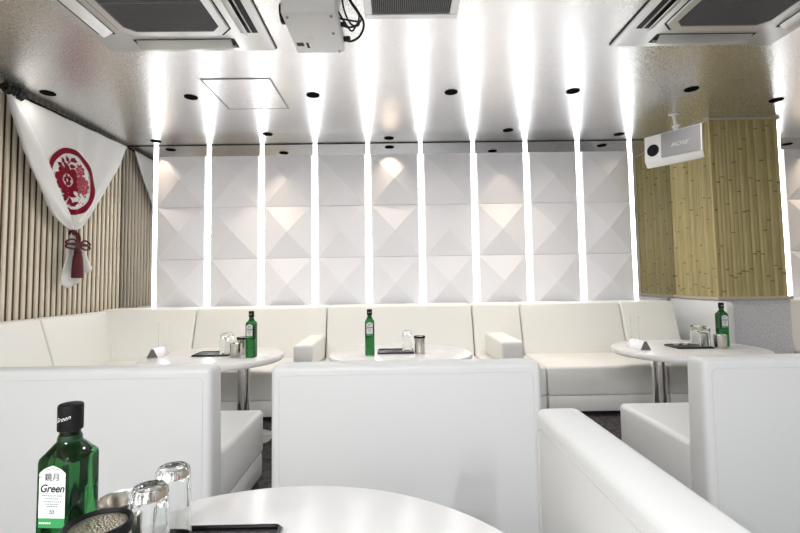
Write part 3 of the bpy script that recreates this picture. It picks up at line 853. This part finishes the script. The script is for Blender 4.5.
# projector hung from the ceiling
t = thing('projector', 'white projector hanging upside down under the ceiling with black cables', 'projector', (0, 0, 0))
PJ0, PJ1 = -.500, -.250
bm = bmesh.new(); box(bm, PJ0, PJ1, 1.945, 2.305, 2.20, 2.305, .014, 3); obj('casing', bm, 'white_plastic', t)
bm = bmesh.new(); box(bm, -.43, -.33, 2.06, 2.20, 2.304, 2.318, .003, 1); lathe(bm, [(.028, 2.316), (.028, 2.366), (.07, 2.37), (.07, 2.379), (0, 2.379)], -.38, 2.13, 24); obj('ceiling_mount', bm, 'white_plastic', t)
bm = bmesh.new(); box(bm, -.482, -.447, 2.195, 2.225, 2.1985, 2.2005); box(bm, -.434, -.422, 2.195, 2.245, 2.1985, 2.2005); obj('bottom_recess', bm, 'ac_dark', t, smooth=False)
bm = bmesh.new(); box(bm, -.408, -.400, 2.19, 2.30, 2.1975, 2.2005, .001, 1); lathe(bm, [(0, 2.197), (.020, 2.1975), (.022, 2.2003)], -.41, 2.16, 20); obj('bottom_rib', bm, 'white_plastic', t)
bm = bmesh.new()
bm.free()
for fx, fy in ((-.275, 2.28), (-.285, 2.11), (-.275, 1.97), (-.475, 1.975)):
    bm = bmesh.new(); lathe(bm, [(0, 2.194), (.006, 2.194), (.007, 2.2005)], fx, fy, 14); obj('foot', bm, 'grey_plastic', t)
bm = bmesh.new(); lathe(bm, [(0, 0), (.045, 0), (.045, .02), (.036, .022), (.034, .012), (0, .008)], n=32)
for v in bm.verts: v.co = Vector((PJ0 - v.co.z + .004, 2.03 + v.co.x, 2.25 + v.co.y))
obj('lens', bm, 'black', t)
for (P, rr) in [([(-.252, 2.24, 2.245), (-.215, 2.25, 2.235), (-.165, 2.225, 2.25), (-.140, 2.15, 2.27), (-.165, 2.08, 2.29), (-.205, 2.03, 2.33), (-.215, 2.0, 2.378)], .006),
                ([(-.252, 2.12, 2.25), (-.215, 2.13, 2.24), (-.175, 2.13, 2.25), (-.15, 2.11, 2.275), (-.185, 2.05, 2.30), (-.225, 1.99, 2.35), (-.23, 1.97, 2.378)], .005),
                ([(-.252, 2.08, 2.255), (-.20, 2.09, 2.25), (-.165, 2.12, 2.26), (-.17, 2.16, 2.265), (-.205, 2.15, 2.27), (-.23, 2.07, 2.30), (-.235, 1.99, 2.378)], .0045),
                ([(-.252, 2.03, 2.26), (-.232, 2.08, 2.245), (-.205, 2.16, 2.24), (-.185, 2.16, 2.255), (-.16, 2.10, 2.28), (-.205, 2.02, 2.32), (-.222, 1.98, 2.378)], .0045)]:
    bm = bmesh.new(); tube(bm, smooth_path(P, 7), rr, 8); obj('cable', bm, 'cord', t)
for q in ((-.255, -.215, 2.228, 2.252, 2.232, 2.254, .005, 2), (-.255, -.222, 2.11, 2.13, 2.24, 2.258, .004, 2), (-.25, -.205, 1.93, 1.98, 2.30, 2.36, .012, 2)):
    bm = bmesh.new(); box(bm, *q); obj('plug', bm, 'cord', t)

# wall speaker hung by the pillar
u = Vector((.23, -.40, 0)).normalized()       # along the width, towards the viewer
ang = math.atan2(u.y, u.x)
sp = thing('speaker', 'white wedge speaker with a grey grille hanging by the bamboo pillar', 'speaker', (2.352, 3.70, 2.085), ang)
# local x along width, local -y ... front is the side whose normal is (-.87,-.5): local y = rot90(u) = (.87,.5) so the front is at -y
sp.rotation_euler = (0, math.radians(1.5), ang)
w, h = .235, .136
bm = bmesh.new()
F = [(-w, -.01, -h), (w, -.01, -h), (w, -.01, h), (-w, -.01, h)]
Bk = [(-.10, .17, -h * .75), (.10, .17, -h * .75), (.10, .17, h * .85), (-.10, .17, h * .85)]
# front with a chamfered bottom
fv = [(-w, .0, -h), (w, .0, -h), (w, -.035, -h + .055), (w, -.035, h), (-w, -.035, h), (-w, -.035, -h + .055)]
t_ = bmesh.new(); a = [t_.verts.new(p) for p in fv]; b = [t_.verts.new(p) for p in Bk]
t_.faces.new((a[0], a[1], a[2], a[5])); t_.faces.new((a[5], a[2], a[3], a[4]))
t_.faces.new((a[0], b[0], b[1], a[1])); t_.faces.new((a[1], b[1], b[2], a[3], a[2])); t_.faces.new((a[3], b[2], b[3], a[4])); t_.faces.new((a[4], b[3], b[0], a[0], a[5])); t_.faces.new(b)
bmesh.ops.recalc_face_normals(t_, faces=t_.faces)
bmesh.ops.bevel(t_, geom=list(t_.edges), offset=.006, segments=2, profile=.5, affect='EDGES'); merge(bm, t_)
obj('cabinet', bm, 'white_plastic', sp)
bm = bmesh.new(); box(bm, -.085, w - .012, -.043, -.034, -h + .060, h - .008, .003, 2); gr = obj('grille', bm, 'grey_plastic', sp)
bm = bmesh.new(); lathe(bm, [(.052, 0), (.050, .005), (.044, .006), (.036, .002), (.018, .001), (.012, .004), (0, .005)], n=32)
for v in bm.verts: v.co = Vector((v.co.x - .158, -.036 - v.co.z, v.co.y + .005))
obj('port', bm, 'black', sp)
text_mesh('grille_text', 'BOSE', .046, 'white_print', gr, Matrix.Translation((.065, -.0445, .012)) @ Matrix.Rotation(PI/2, 4, 'X'), shear=.35, sx=1.3, extrude=.001)
bm = bmesh.new(); tube(bm, [(0, .04, h - .02), (0, .04, h + .05)], .022, 14); tube(bm, [(0, .04, h + .04), (-.008, .03, h + .12), (-.010, .03, .2925)], .014, 12)
box(bm, -.045, .025, .0, .06, .282, .2925, .003, 1); box(bm, -.03, .03, .025, .055, h + .035, h + .06, .006, 2)
obj('bracket', bm, 'white_plastic', sp)

# ------------------------------------------------------------------ world, camera, view
wd = bpy.data.worlds.new('World'); S.world = wd; wd.use_nodes = True
wd.node_tree.nodes['Background'].inputs['Color'].default_value = (.02, .02, .02, 1)

cam = bpy.data.cameras.new('Camera'); cam.sensor_width = 36; cam.lens = 450 / 800 * 36; cam.shift_y = -.015; cam.clip_start = .02
co = bpy.data.objects.new('Camera', cam); C.objects.link(co)
R = ((0.99984258, 0.00973559, 0.01483352), (-0.00884768, 0.99823109, -0.05879117), (-0.01537964, 0.05865068, 0.99816009))
mw = Matrix.Identity(4)
for i in range(3):
    mw[i][0] = R[i][0]; mw[i][1] = R[i][2]; mw[i][2] = -R[i][1]
mw[0][3], mw[1][3], mw[2][3] = 0, 0, 1.0
co.matrix_world = mw
S.camera = co
S.view_settings.view_transform = 'Standard'; S.view_settings.look = 'None'
S.view_settings.exposure = 1.05; S.view_settings.gamma = 1
S.view_settings.use_curve_mapping = False
S.cycles.max_bounces = 12; S.cycles.transmission_bounces = 10; S.cycles.glossy_bounces = 6
S.cycles.use_denoising = True
